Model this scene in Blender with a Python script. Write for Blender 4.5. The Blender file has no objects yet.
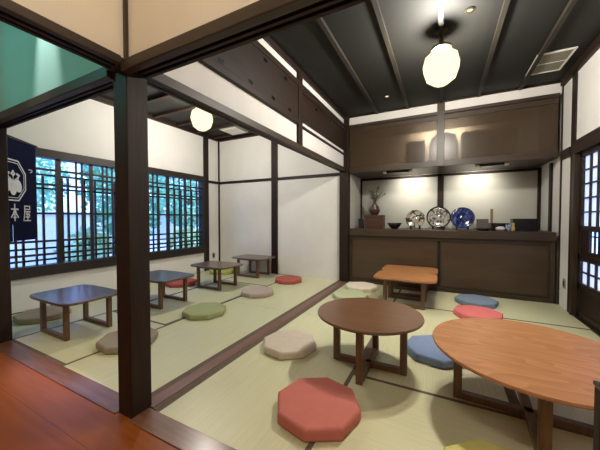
import bpy, bmesh, math, random
from mathutils import Vector, Matrix
PI = math.pi
random.seed(11)
sc = bpy.context.scene
COL = sc.collection

# ------------------------------------------------------------------ materials
def lin(c):
    return tuple(((x / 255) / 12.92 if x / 255 <= 0.04045 else ((x / 255 + 0.055) / 1.055) ** 2.4) for x in c)

def new_mat(name):
    m = bpy.data.materials.new(name); m.use_nodes = True
    nt = m.node_tree
    b = nt.nodes['Principled BSDF']
    return m, nt, b

def N(nt, t, **k):
    n = nt.nodes.new(t)
    for a, v in k.items(): setattr(n, a, v)
    return n

def plain(name, rgb, rough=0.6, spec=0.5, metal=0.0, var=0.0, scale=8.0, bump=0.0, bscale=60.0, coat=0.0):
    m, nt, b = new_mat(name)
    b.inputs['Roughness'].default_value = rough
    b.inputs['Specular IOR Level'].default_value = spec
    b.inputs['Metallic'].default_value = metal
    b.inputs['Coat Weight'].default_value = coat
    c = lin(rgb)
    tc = N(nt, 'ShaderNodeTexCoord')
    no = N(nt, 'ShaderNodeTexNoise'); no.inputs['Scale'].default_value = scale; no.inputs['Detail'].default_value = 4
    nt.links.new(tc.outputs['Object'], no.inputs['Vector'])
    r = N(nt, 'ShaderNodeValToRGB')
    r.color_ramp.elements[0].position = 0.3; r.color_ramp.elements[1].position = 0.7
    r.color_ramp.elements[0].color = (*[x * (1 - var) for x in c], 1)
    r.color_ramp.elements[1].color = (*[min(1, x * (1 + var)) for x in c], 1)
    nt.links.new(no.outputs['Fac'], r.inputs['Fac']); nt.links.new(r.outputs['Color'], b.inputs['Base Color'])
    if bump:
        n2 = N(nt, 'ShaderNodeTexNoise'); n2.inputs['Scale'].default_value = bscale; n2.inputs['Detail'].default_value = 3
        nt.links.new(tc.outputs['Object'], n2.inputs['Vector'])
        bp = N(nt, 'ShaderNodeBump'); bp.inputs['Strength'].default_value = bump; bp.inputs['Distance'].default_value = 0.01
        nt.links.new(n2.outputs['Fac'], bp.inputs['Height']); nt.links.new(bp.outputs['Normal'], b.inputs['Normal'])
    return m

def wood(name, dark, light, axis='Z', rough=0.45, stretch=14.0, scale=3.0, coat=0.0, ring=0.0, spec=0.5):
    """grain stretched along one local axis"""
    m, nt, b = new_mat(name)
    b.inputs['Roughness'].default_value = rough
    b.inputs['Coat Weight'].default_value = coat
    b.inputs['Coat Roughness'].default_value = 0.2
    b.inputs['Specular IOR Level'].default_value = spec
    tc = N(nt, 'ShaderNodeTexCoord'); mp = N(nt, 'ShaderNodeMapping')
    s = [stretch] * 3; s['XYZ'.index(axis)] = 1.0
    mp.inputs['Scale'].default_value = s
    nt.links.new(tc.outputs['Object'], mp.inputs['Vector'])
    no = N(nt, 'ShaderNodeTexNoise'); no.inputs['Scale'].default_value = scale; no.inputs['Detail'].default_value = 6; no.inputs['Distortion'].default_value = 0.6
    nt.links.new(mp.outputs['Vector'], no.inputs['Vector'])
    src = no.outputs['Fac']
    if ring:
        mp2 = N(nt, 'ShaderNodeMapping')
        s2 = [4.0] * 3; s2['XYZ'.index(axis)] = 0.9
        mp2.inputs['Scale'].default_value = s2
        nt.links.new(tc.outputs['Object'], mp2.inputs['Vector'])
        n2 = N(nt, 'ShaderNodeTexNoise'); n2.inputs['Scale'].default_value = 1.6; n2.inputs['Detail'].default_value = 1.5
        nt.links.new(mp2.outputs['Vector'], n2.inputs['Vector'])
        mul = N(nt, 'ShaderNodeMath', operation='MULTIPLY'); mul.inputs[1].default_value = ring
        nt.links.new(n2.outputs['Fac'], mul.inputs[0])
        fr = N(nt, 'ShaderNodeMath', operation='FRACT'); nt.links.new(mul.outputs[0], fr.inputs[0])
        mx = N(nt, 'ShaderNodeMath', operation='MULTIPLY_ADD'); mx.inputs[1].default_value = 0.35
        nt.links.new(fr.outputs[0], mx.inputs[0])
        mm = N(nt, 'ShaderNodeMath', operation='MULTIPLY'); mm.inputs[1].default_value = 0.65
        nt.links.new(no.outputs['Fac'], mm.inputs[0]); nt.links.new(mm.outputs[0], mx.inputs[2])
        src = mx.outputs[0]
    r = N(nt, 'ShaderNodeValToRGB')
    r.color_ramp.elements[0].position = 0.28; r.color_ramp.elements[1].position = 0.72
    r.color_ramp.elements[0].color = (*lin(dark), 1); r.color_ramp.elements[1].color = (*lin(light), 1)
    nt.links.new(src, r.inputs['Fac']); nt.links.new(r.outputs['Color'], b.inputs['Base Color'])
    bp = N(nt, 'ShaderNodeBump'); bp.inputs['Strength'].default_value = 0.12; bp.inputs['Distance'].default_value = 0.004
    nt.links.new(src, bp.inputs['Height']); nt.links.new(bp.outputs['Normal'], b.inputs['Normal'])
    return m

def emit(name, rgb, strength):
    m = bpy.data.materials.new(name); m.use_nodes = True; nt = m.node_tree
    nt.nodes.remove(nt.nodes['Principled BSDF'])
    e = N(nt, 'ShaderNodeEmission'); e.inputs['Color'].default_value = (*lin(rgb), 1); e.inputs['Strength'].default_value = strength
    nt.links.new(e.outputs[0], nt.nodes['Material Output'].inputs['Surface'])
    return m

def tatami_mat_material(name, axis):
    """rush weave: fine ribs across the mat"""
    m, nt, b = new_mat(name)
    b.inputs['Roughness'].default_value = 0.36
    b.inputs['Specular IOR Level'].default_value = 0.5
    tc = N(nt, 'ShaderNodeTexCoord')
    wv = N(nt, 'ShaderNodeTexWave', wave_type='BANDS', bands_direction=axis)
    wv.inputs['Scale'].default_value = 24.0; wv.inputs['Distortion'].default_value = 0.3; wv.inputs['Detail'].default_value = 1
    nt.links.new(tc.outputs['Object'], wv.inputs['Vector'])
    mp = N(nt, 'ShaderNodeMapping'); mp.inputs['Scale'].default_value = (60, 3, 1) if axis == 'X' else (3, 60, 1)
    nt.links.new(tc.outputs['Object'], mp.inputs['Vector'])
    no = N(nt, 'ShaderNodeTexNoise'); no.inputs['Scale'].default_value = 1.0; no.inputs['Detail'].default_value = 3
    nt.links.new(mp.outputs['Vector'], no.inputs['Vector'])
    ad = N(nt, 'ShaderNodeMath', operation='MULTIPLY_ADD'); ad.inputs[1].default_value = 0.35
    nt.links.new(wv.outputs['Fac'], ad.inputs[0])
    ml = N(nt, 'ShaderNodeMath', operation='MULTIPLY'); ml.inputs[1].default_value = 0.65
    nt.links.new(no.outputs['Fac'], ml.inputs[0]); nt.links.new(ml.outputs[0], ad.inputs[2])
    r = N(nt, 'ShaderNodeValToRGB')
    r.color_ramp.elements[0].position = 0.2; r.color_ramp.elements[1].position = 0.8
    r.color_ramp.elements[0].color = (*lin((190, 188, 152)), 1); r.color_ramp.elements[1].color = (*lin((208, 206, 170)), 1)
    nt.links.new(ad.outputs[0], r.inputs['Fac']); nt.links.new(r.outputs['Color'], b.inputs['Base Color'])
    bp = N(nt, 'ShaderNodeBump'); bp.inputs['Strength'].default_value = 0.1; bp.inputs['Distance'].default_value = 0.003
    nt.links.new(wv.outputs['Fac'], bp.inputs['Height']); nt.links.new(bp.outputs['Normal'], b.inputs['Normal'])
    return m

def boards_material(name, dark, light, axis, width, rough, gap=0.02, coat=0.0):
    """long planks running along one axis, with a dark joint line between them"""
    m, nt, b = new_mat(name)
    b.inputs['Roughness'].default_value = rough
    b.inputs['Coat Weight'].default_value = coat; b.inputs['Coat Roughness'].default_value = 0.12
    tc = N(nt, 'ShaderNodeTexCoord'); sp = N(nt, 'ShaderNodeSeparateXYZ'); nt.links.new(tc.outputs['Object'], sp.inputs[0])
    across = sp.outputs['Y' if axis == 'X' else 'X']
    dv = N(nt, 'ShaderNodeMath', operation='DIVIDE'); dv.inputs[1].default_value = width; nt.links.new(across, dv.inputs[0])
    fl = N(nt, 'ShaderNodeMath', operation='FLOOR'); nt.links.new(dv.outputs[0], fl.inputs[0])
    fr = N(nt, 'ShaderNodeMath', operation='FRACT'); nt.links.new(dv.outputs[0], fr.inputs[0])
    wn = N(nt, 'ShaderNodeTexWhiteNoise', noise_dimensions='1D'); nt.links.new(fl.outputs[0], wn.inputs['W'])
    mp = N(nt, 'ShaderNodeMapping'); mp.inputs['Scale'].default_value = (1.0, 14, 14) if axis == 'X' else (14, 1.0, 14)
    nt.links.new(tc.outputs['Object'], mp.inputs['Vector'])
    no = N(nt, 'ShaderNodeTexNoise'); no.inputs['Scale'].default_value = 2.2; no.inputs['Detail'].default_value = 6
    nt.links.new(mp.outputs['Vector'], no.inputs['Vector'])
    mx = N(nt, 'ShaderNodeMath', operation='MULTIPLY_ADD'); mx.inputs[1].default_value = 0.4
    nt.links.new(wn.outputs['Value'], mx.inputs[0])
    ml = N(nt, 'ShaderNodeMath', operation='MULTIPLY'); ml.inputs[1].default_value = 0.6; nt.links.new(no.outputs['Fac'], ml.inputs[0])
    nt.links.new(ml.outputs[0], mx.inputs[2])
    r = N(nt, 'ShaderNodeValToRGB'); r.color_ramp.elements[0].position = 0.2; r.color_ramp.elements[1].position = 0.8
    r.color_ramp.elements[0].color = (*lin(dark), 1); r.color_ramp.elements[1].color = (*lin(light), 1)
    nt.links.new(mx.outputs[0], r.inputs['Fac'])
    lt = N(nt, 'ShaderNodeMath', operation='LESS_THAN'); lt.inputs[1].default_value = gap; nt.links.new(fr.outputs[0], lt.inputs[0])
    mc = N(nt, 'ShaderNodeMix', data_type='RGBA'); nt.links.new(lt.outputs[0], mc.inputs[0])
    nt.links.new(r.outputs['Color'], mc.inputs[6]); mc.inputs[7].default_value = (*[x * 0.35 for x in lin(dark)], 1)
    nt.links.new(mc.outputs[2], b.inputs['Base Color'])
    return m

def glass_mat(name, tint, fac, rough=0.02, base=(0, 0, 0)):
    """a pane: mostly see-through, part reflecting surface"""
    m, nt, b = new_mat(name)
    b.inputs['Base Color'].default_value = (*lin(base), 1); b.inputs['Roughness'].default_value = rough
    tr = N(nt, 'ShaderNodeBsdfTransparent'); tr.inputs['Color'].default_value = (*lin(tint), 1)
    mx = N(nt, 'ShaderNodeMixShader'); mx.inputs[0].default_value = fac
    nt.links.new(b.outputs[0], mx.inputs[1]); nt.links.new(tr.outputs[0], mx.inputs[2])
    nt.links.new(mx.outputs[0], nt.nodes['Material Output'].inputs['Surface'])
    return m

def paper_mat(name, rgb):
    m = bpy.data.materials.new(name); m.use_nodes = True; nt = m.node_tree
    nt.nodes.remove(nt.nodes['Principled BSDF'])
    d = N(nt, 'ShaderNodeBsdfDiffuse'); t = N(nt, 'ShaderNodeBsdfTranslucent')
    for n in (d, t): n.inputs['Color'].default_value = (*lin(rgb), 1)
    mx = N(nt, 'ShaderNodeMixShader'); mx.inputs[0].default_value = 0.5
    nt.links.new(d.outputs[0], mx.inputs[1]); nt.links.new(t.outputs[0], mx.inputs[2])
    nt.links.new(mx.outputs[0], nt.nodes['Material Output'].inputs['Surface'])
    return m

def lantern_mat(name):
    """milky glass of a lit lamp shade: glows itself and lets the bulb behind show"""
    m = bpy.data.materials.new(name); m.use_nodes = True; nt = m.node_tree
    nt.nodes.remove(nt.nodes['Principled BSDF'])
    e = N(nt, 'ShaderNodeEmission'); e.inputs['Color'].default_value = (1.0, 0.86, 0.52, 1); e.inputs['Strength'].default_value = .60
    t = N(nt, 'ShaderNodeBsdfTransparent'); t.inputs['Color'].default_value = (1, 0.97, 0.9, 1)
    mx = N(nt, 'ShaderNodeMixShader'); mx.inputs[0].default_value = 0.30
    nt.links.new(e.outputs[0], mx.inputs[1]); nt.links.new(t.outputs[0], mx.inputs[2])
    nt.links.new(mx.outputs[0], nt.nodes['Material Output'].inputs['Surface'])
    return m

def pattern_plate(name, bg, c1, c2, scale, lo, hi, kind):
    m, nt, b = new_mat(name)
    b.inputs['Roughness'].default_value = 0.12; b.inputs['Coat Weight'].default_value = 0.6
    tc = N(nt, 'ShaderNodeTexCoord')
    if kind == 'voronoi':
        t = N(nt, 'ShaderNodeTexVoronoi', feature='DISTANCE_TO_EDGE'); t.inputs['Scale'].default_value = scale; out = t.outputs['Distance']
    else:
        t = N(nt, 'ShaderNodeTexNoise'); t.inputs['Scale'].default_value = scale; t.inputs['Detail'].default_value = 5; out = t.outputs['Fac']
    nt.links.new(tc.outputs['Object'], t.inputs['Vector'])
    r = N(nt, 'ShaderNodeValToRGB'); r.color_ramp.elements[0].position = lo; r.color_ramp.elements[1].position = hi
    r.color_ramp.elements[0].color = (*lin(c1), 1); r.color_ramp.elements[1].color = (*lin(bg), 1)
    nt.links.new(out, r.inputs['Fac'])
    n2 = N(nt, 'ShaderNodeTexNoise'); n2.inputs['Scale'].default_value = scale * 0.6
    nt.links.new(tc.outputs['Object'], n2.inputs['Vector'])
    r2 = N(nt, 'ShaderNodeValToRGB'); r2.color_ramp.elements[0].position = 0.52; r2.color_ramp.elements[1].position = 0.6
    nt.links.new(n2.outputs['Fac'], r2.inputs['Fac'])
    mx = N(nt, 'ShaderNodeMix', data_type='RGBA'); nt.links.new(r2.outputs['Color'], mx.inputs[0])
    nt.links.new(r.outputs['Color'], mx.inputs[6]); mx.inputs[7].default_value = (*lin(c2), 1)
    nt.links.new(mx.outputs[2], b.inputs['Base Color'])
    return m

M = {}
M['plaster'] = plain('plaster', (226, 223, 219), 0.85, 0.2, var=0.03, scale=3, bump=0.05, bscale=90)
M['cream'] = plain('cream_plaster', (222, 211, 192), 0.85, 0.2, var=0.03, scale=3, bump=0.05, bscale=90)
M['satin'] = plain('satin_plaster', (188, 187, 178), 0.55, 0.3, var=0.02, scale=3)
M['teal_lit'] = plain('wall_teal_light_tint', (150, 200, 190), 0.5, 0.3, var=0.02, scale=3)  # part of the teal lamp light is put into this wall colour
for a in 'XYZ':
    M['post' + a] = wood('dark_post_wood_' + a, (27, 17, 11), (46, 30, 20), a, 0.55, spec=.3)
    M['beam' + a] = wood('aged_beam_wood_' + a, (44, 33, 22), (66, 50, 35), a, 0.5)
    M['lattice' + a] = wood('lattice_wood_' + a, (25, 16, 11), (40, 27, 19), a, 0.5)
    M['table' + a] = wood('table_walnut_' + a, (84, 58, 39), (112, 80, 55), a, 0.42, coat=0.05)
M['sill'] = wood('sill_wood', (98, 66, 54), (124, 86, 72), 'Y', 0.4)
M['sillX'] = wood('front_sill_wood', (92, 60, 44), (124, 84, 62), 'X', 0.3, coat=0.3)
M['corridor'] = boards_material('corridor_boards', (122, 62, 24), (162, 92, 40), 'X', 0.21, 0.32, 0.012, 0.0)
M['ceiling'] = boards_material('ceiling_boards', (11, 11, 7), (18, 17, 11), 'Y', 0.45, 0.7, 0.01)
M['batten'] = wood('ceiling_batten_wood', (30, 26, 19), (44, 38, 28), 'Y', 0.6)
M['tatamiX'] = tatami_mat_material('tatami_rush_x', 'X')
M['tatamiY'] = tatami_mat_material('tatami_rush_y', 'Y')
M['heri'] = plain('tatami_edging_cloth', (104, 92, 80), 0.8, 0.2, var=0.1, scale=60)
M['cab'] = wood('cupboard_brown_panel', (68, 54, 40), (80, 64, 48), 'X', 0.32, 6, 1.5)
M['cabframe'] = wood('cupboard_frame_wood', (52, 40, 29), (66, 52, 39), 'X', 0.42)
M['tint'] = glass_mat('tinted_cupboard_glass', (190, 180, 166), 0.40, 0.3, (84, 68, 52))
M['pane'] = glass_mat('window_pane', (250, 252, 255), 0.94)
M['paper'] = paper_mat('shoji_paper', (236, 236, 236))
M['tabletop'] = wood('tabletop_oak', (156, 104, 64), (184, 128, 82), 'X', 0.36, 10, 2.2, 0.12, ring=12)
M['tabletop_b'] = wood('tabletop_walnut', (84, 64, 52), (104, 80, 66), 'X', 0.3, 12, 2.2, 0.25)
M['tabletop_r'] = wood('tabletop_brown_oak', (94, 64, 42), (112, 77, 50), 'X', 0.34, 10, 2.2, 0.15)
M['black'] = plain('black_lacquer', (22, 20, 20), 0.25, 0.5)
M['mattblack'] = plain('matt_black', (34, 31, 28), 0.6)
M['boxwood'] = wood('red_brown_box_wood', (54, 32, 22), (76, 46, 32), 'X', 0.45)
M['vase'] = plain('brown_stoneware', (62, 44, 36), 0.35, 0.5, var=0.35, scale=22)
M['twig'] = plain('twig_bark', (70, 60, 44), 0.8)
M['leaf'] = plain('dry_leaf_green', (84, 84, 56), 0.7, var=0.3, scale=30)
M['white'] = plain('white_plastic', (226, 222, 214), 0.5)
M['grey'] = plain('grey_plastic', (150, 148, 140), 0.5)
M['ventslat'] = plain('vent_grey', (124, 120, 108), 0.55)
M['greycer'] = plain('grey_ceramic', (104, 96, 88), 0.5, var=0.08)
M['yellow'] = plain('pale_yellow_ceramic', (188, 164, 104), 0.5)
M['bamboo'] = plain('bamboo', (140, 116, 74), 0.5)
M['bluewhite'] = pattern_plate('blue_white_cup', (196, 200, 210), (60, 80, 150), (180, 190, 210), 60, 0.45, 0.55, 'noise')
M['cloth'] = plain('white_folded_cloth', (206, 200, 194), 0.9)
M['plate_a'] = pattern_plate('cream_plate_black_pattern', (178, 170, 154), (34, 28, 28), (160, 150, 136), 13, 0.07, 0.13, 'voronoi')
M['plate_b'] = pattern_plate('landscape_plate', (182, 176, 164), (70, 66, 74), (172, 168, 158), 24, 0.44, 0.56, 'noise')
M['plate_c'] = pattern_plate('cobalt_plate', (28, 52, 118), (96, 120, 172), (20, 36, 90), 18, 0.34, 0.44, 'noise')
M['navy'] = plain('indigo_cloth', (15, 20, 46), 0.9, 0.1, var=0.12, scale=20, bump=0.1, bscale=300)
M['print'] = plain('white_print', (206, 208, 214), 0.9, 0.1)
M['lantern'] = lantern_mat('lit_milky_glass')
M['brass'] = plain('dark_brass', (84, 70, 46), 0.35, metal=0.8)
M['lens'] = emit('lit_downlight_lens', (255, 236, 204), .5)
M['lenscool'] = emit('lit_strip_lens', (255, 244, 226), 2.5)
M['garden'] = plain('garden_gravel', (196, 200, 206), 0.9, var=0.15, scale=6)
M['gwall'] = plain('garden_wall_render', (214, 218, 228), 0.9, var=0.05)
M['foliage'] = plain('foliage_green', (128, 190, 156), 0.6, var=0.5, scale=3)
M['foliage2'] = plain('foliage_light', (170, 204, 150), 0.6, var=0.4, scale=3)
M['trunk'] = plain('tree_bark', (96, 84, 76), 0.9, var=0.2)
M['cable'] = plain('black_cable', (24, 22, 22), 0.5)
def cushion_mat(name, rgb): return plain(name, rgb, 0.85, 0.15, var=0.04, scale=14, bump=0.12, bscale=220)

# ------------------------------------------------------------------ geometry helpers
def box(bm, x0, x1, y0, y1, z0, z1):
    v = [bm.verts.new(p) for p in ((x0,y0,z0),(x1,y0,z0),(x1,y1,z0),(x0,y1,z0),(x0,y0,z1),(x1,y0,z1),(x1,y1,z1),(x0,y1,z1))]
    for f in ((0,3,2,1),(4,5,6,7),(0,1,5,4),(1,2,6,5),(2,3,7,6),(3,0,4,7)):
        bm.faces.new([v[i] for i in f])

def lathe(bm, prof, seg=32, c=(0, 0, 0), cap=True):
    rings = []
    for r, z in prof:
        rings.append([bm.verts.new((c[0] + r * math.cos(2 * PI * k / seg), c[1] + r * math.sin(2 * PI * k / seg), c[2] + z)) for k in range(seg)])
    for a, b in zip(rings, rings[1:]):
        for k in range(seg):
            bm.faces.new((a[k], a[(k + 1) % seg], b[(k + 1) % seg], b[k]))
    if cap:
        bm.faces.new(list(reversed(rings[0]))); bm.faces.new(rings[-1])

def tube(bm, pts, r, seg=6):
    rings = []
    pts = [Vector(p) for p in pts]
    for i, p in enumerate(pts):
        d = (pts[min(i + 1, len(pts) - 1)] - pts[max(i - 1, 0)]).normalized()
        a = d.orthogonal().normalized(); b = d.cross(a)
        rr = r[i] if isinstance(r, (list, tuple)) else r
        rings.append([bm.verts.new(p + (a * math.cos(2 * PI * k / seg) + b * math.sin(2 * PI * k / seg)) * rr) for k in range(seg)])
    for a, b in zip(rings, rings[1:]):
        for k in range(seg): bm.faces.new((a[k], a[(k + 1) % seg], b[(k + 1) % seg], b[k]))
    bm.faces.new(rings[0]); bm.faces.new(list(reversed(rings[-1])))

def prism(bm, outline, z0, z1):
    a = [bm.verts.new((x, y, z0)) for x, y in outline]; b = [bm.verts.new((x, y, z1)) for x, y in outline]
    n = len(outline)
    bm.faces.new(list(reversed(a))); bm.faces.new(b)
    for k in range(n): bm.faces.new((a[k], a[(k + 1) % n], b[(k + 1) % n], b[k]))

def obj(name, bm, mat, parent=None, bevel=0.0, smooth=False, loc=None, seg=2):
    bmesh.ops.recalc_face_normals(bm, faces=bm.faces)
    me = bpy.data.meshes.new(name); bm.to_mesh(me); bm.free()
    o = bpy.data.objects.new(name, me); COL.objects.link(o)
    me.materials.append(mat if not isinstance(mat, str) else M[mat])
    if parent: o.parent = parent
    if loc: o.location = loc
    if smooth:
        for p in me.polygons: p.use_smooth = True
    if bevel:
        md = o.modifiers.new('bevel', 'BEVEL'); md.width = bevel; md.segments = seg; md.limit_method = 'ANGLE'; md.angle_limit = 0.6
    return o

def boxes(name, lst, mat, parent=None, bevel=0.0):
    bm = bmesh.new()
    for b in lst: box(bm, *b)
    return obj(name, bm, mat, parent, bevel)

def structure(name, lst, mat, parent=None, bevel=0.0):
    o = boxes(name, lst, mat, parent, bevel)
    if parent is None: o['kind'] = 'structure'
    return o

def thing(name, label, cat, loc=(0, 0, 0), rz=0.0, group=None):
    o = bpy.data.objects.new(name, None); COL.objects.link(o)
    o.location = loc; o.rotation_euler = (0, 0, rz); o.empty_display_size = 0.1
    o['label'] = label; o['category'] = cat
    if group: o['group'] = group
    return o

def tag(o, label, cat, group=None):
    o['label'] = label; o['category'] = cat
    if group: o['group'] = group
    return o

def dup(root, label, loc, rz=None):
    r = root.copy(); COL.objects.link(r); r.location = loc
    if rz is not None: r.rotation_euler = (0, 0, rz)
    r['label'] = label
    for ch in list(root.children):
        c = ch.copy(); COL.objects.link(c); c.parent = r
        for g in list(ch.children):
            d = g.copy(); COL.objects.link(d); d.parent = c
    return r

def light(name, kind, loc, power, color, parent=None, radius=0.05, target=None, angle=60, blend=0.5, size=None):
    d = bpy.data.lights.new(name, kind); d.energy = power; d.color = color
    if kind == 'AREA':
        d.shape = 'RECTANGLE'; d.size, d.size_y = size
    else: d.shadow_soft_size = radius
    if kind == 'SPOT': d.spot_size = math.radians(angle); d.spot_blend = blend
    o = bpy.data.objects.new(name, d); COL.objects.link(o); o.location = loc
    if target: o.rotation_euler = (Vector(target) - Vector(loc)).to_track_quat('-Z', 'Y').to_euler()
    if parent:
        o.parent = parent; o.location = Vector(loc) - parent.location
    return o

# ------------------------------------------------------------------ dimensions (metres)
XR, XW, YB, YN, ZC = 2.755, -2.80, 3.64, 4.43, 2.745
ZL = 1.80           # underside of the inner lintel
TT = 3.15           # corridor ceiling

# ------------------------------------------------------------------ the setting
structure('floor', [(-3.3, 3.3, -3.2, 0.0, -0.12, -0.002)], 'corridor')
structure('floor.001', [(-2.9, 2.85, 0.0, 4.5, -0.12, -0.055)], 'postX')
structure('ceiling', [(XW - .12, XR + .12, 0.03, YN + .1, ZC, ZC + 0.06)], 'ceiling')
structure('ceiling.001', [(-3.3, 3.3, -3.2, 0.03, TT, TT + 0.06)], 'cream')
# window wall on the left, round the window opening
WY0, WY1, WZ0, WZ1 = 0.22, 3.19, 0.40, 1.875
structure('wall_left', [(XW - .12, XW, 0.0, WY0, 0, ZC), (XW - .12, XW, WY1, 4.0, 0, ZC), (XW - .12, XW, WY0, WY1, 0, WZ0), (XW - .12, XW, WY0, WY1, WZ1, ZC)], 'plaster')
structure('wall_back', [(XW, -0.07, YB, YB + .1, -.06, ZC)], 'plaster')
structure('wall_niche', [(-.05, XR + .12, YN, YN + .1, 0, ZC), (-.05, .06, YB + .1, YN, 0, ZC)], 'satin')
structure('wall_right', [(XR, XR + .12, 3.2, YN, -.06, ZC), (XR, XR + .12, 1.35, 3.2, 1.78, ZC), (XR, XR + .12, -3.2, 1.35, -.06, TT)], 'plaster')
structure('wall_front', [(0.0, XR, 0.015, 0.075, 1.88, TT)], 'cream')
structure('wall_front_left', [(-2.92, -.1, 0.02, 0.08, 1.90, TT), (-2.92, -2.0, 0.02, 0.08, 0, 1.90)], 'teal_lit')
structure('wall_partition', [(-.075, -.02, -3.2, -.001, 1.875, TT)], 'cream')
structure('wall_corridor_left', [(-3.3, -3.2, -3.2, 0.08, -.1, TT)], 'cream')
structure('wall_corridor_rear', [(-3.3, XR, -3.3, -3.2, -.1, TT)], 'cream')
structure('wall_over_cupboard', [(.06, XR, YB, YB + .06, 2.585, ZC)], 'plaster')
structure('wall_inner', [(-.05, -.01, .1, YB - .02, 1.90, ZC)], 'plaster')

tn = [0]
def trim(lst, mat, bevel=0.004, **k):
    tn[0] += 1
    return structure('trim_%d' % tn[0], lst, mat, bevel=bevel)
# posts
trim([(-.119, 0.0, 0.0, .117, -.1, 1.845)], 'postZ', .006)                # corner post
trim([(-2.0, -1.885, 0.0, .115, -.1, 1.845)], 'postZ', .006)
trim([(XR - .12, XR - .001, 0.0, .115, -.1, 1.845)], 'postZ', .006)
trim([(-.08, .068, 3.57, 3.70, -.06, ZC)], 'postZ')                      # divider's far post
trim([(-.035, .022, 1.90, 1.995, 1.895, ZC)], 'postZ')                   # stub post over divider
trim([(-1.465, -1.33, YB - .025, YB + .02, 0, ZC)], 'postZ')              # wall post, left room
trim([(XW - .02, XW + .03, 3.20, 3.315, 0, ZC)], 'postZ')                # post at the window's end
trim([(XW - .02, XW + .02, YB - .03, YB + .02, 0, ZC)], 'postZ', .002)   # corner strip
trim([(XW + .03, -1.465, YB - .02, YB + .02, 1.785, 1.835), (-1.33, -.08, YB - .02, YB + .02, 1.785, 1.835)], 'postX', .002)
trim([(XW - .02, XW + .02, 3.315, YB - .03, 1.785, 1.835)], 'postY', .002)
trim([(XR - .014, XR + .02, 3.215, 3.325, -.06, ZC)], 'postZ')            # right wall post
trim([(XR - .012, XR + .01, 3.61, 3.642, -.06, ZC)], 'postZ', .003)      # right corner post
trim([(XR - .025, XR + .01, 3.92, 3.99, .89, 1.80)], 'postZ', .002)      # slim strip inside the niche
trim([(1.38, 1.475, YN - .03, YN + .02, .89, 1.815)], 'postZ', .003)     # niche post
trim([(.06, XR, YN - .03, YN + .01, 1.775, 1.815)], 'postX', .002)       # rail over the niche wall
trim([(.04, .085, YN - .03, YN, .89, 1.80)], 'postZ', .002)              # niche corner strips
trim([(XR - .04, XR, YN - .03, YN, .89, 1.80)], 'postZ', .002)
# lintels and rails
trim([(0.0, XR, -.03, .012, 1.812, 1.868)], 'beamX', .005)                # front rail, right
trim([(0.0, XR, .012, .045, 1.838, 1.89), (0.0, XR, .062, .080, 1.838, 1.89), (0.0, XR, .098, .12, 1.838, 1.89), (0.0, XR, .012, .12, 1.856, 1.90)], 'postX', .002)
trim([(-2.92, -.119, -.03, .012, 1.812, 1.872)], 'beamX', .005)           # front rail, left
trim([(-2.92, -.119, .012, .045, 1.843, 1.89), (-2.92, -.119, .062, .080, 1.843, 1.89), (-2.92, -.119, .098, .12, 1.843, 1.89), (-2.92, -.119, .012, .12, 1.86, 1.91)], 'postX', .002)
trim([(-.119, 0.0, -.03, .117, 1.845, 1.888)], 'beamX', .004)             # block where the rails meet
trim([(-.022, .012, -3.2, -.03, 1.845, 1.888)], 'beamY', .005)            # corridor rail towards the viewer
trim([(-.10, -.078, -3.2, -.03, 1.845, 1.88), (-.062, -.042, -3.2, -.03, 1.845, 1.88), (-.10, -.022, -3.2, -.03, 1.862, 1.886)], 'postY', .002)
trim([(-.012, 0.002, -.006, .014, 1.84, TT)], 'beamZ', .002)             # strip up the corner
trim([(-.09, -.062, .117, 3.57, 1.846, 1.88), (-.046, -.030, .117, 3.57, 1.846, 1.88), (-.014, .02, .117, 3.57, 1.842, 1.90), (-.09, .0, .117, 3.57, 1.866, 1.90)], 'beamY', .002)   # divider lintel with sliding grooves
trim([(-.03, .02, .117, 3.57, 2.695, ZC)], 'postY', .002)
trim([(.068, XR - .03, YB - .022, YB + .01, 2.555, 2.60)], 'cabframe', .003)
trim([(.068, XR - .03, YB - .02, YB + .01, 2.722, ZC)], 'postX', .002)
trim([(XR - .04, XR + .01, 0.12, 3.59, 2.66, ZC)], 'postY', .003)
trim([(XR - .028, XR + .01, 0.12, 3.215, 1.765, 1.905), (XR - .028, XR + .01, 3.325, 3.59, 1.775, 1.875)], 'postY', .003)
trim([(XW - .01, XW + .05, 0.1, 3.62, 2.68, ZC)], 'postY', .003)
trim([(XW + .05, -.09, YB - .05, YB + .01, 2.68, ZC)], 'postX', .003)
trim([(XR - .03, XR + .02, 3.215 - .05, 3.215, 0.0, 1.765)], 'beamZ', .002)   # door jamb
# sills
trim([(-.062, .026, .105, 3.57, -.05, .006)], 'sill', .003)
trim([(-1.885, -.119, -.02, .10, -.05, .003)], 'sillX', .003)
trim([(0.0, XR - .12, -.02, .10, -.05, .003)], 'sillX', .003)
trim([(-.089, -.062, .105, 3.6, -.04, .002), (.026, .053, .105, 3.6, -.04, .002)], 'heri', 0)
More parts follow.
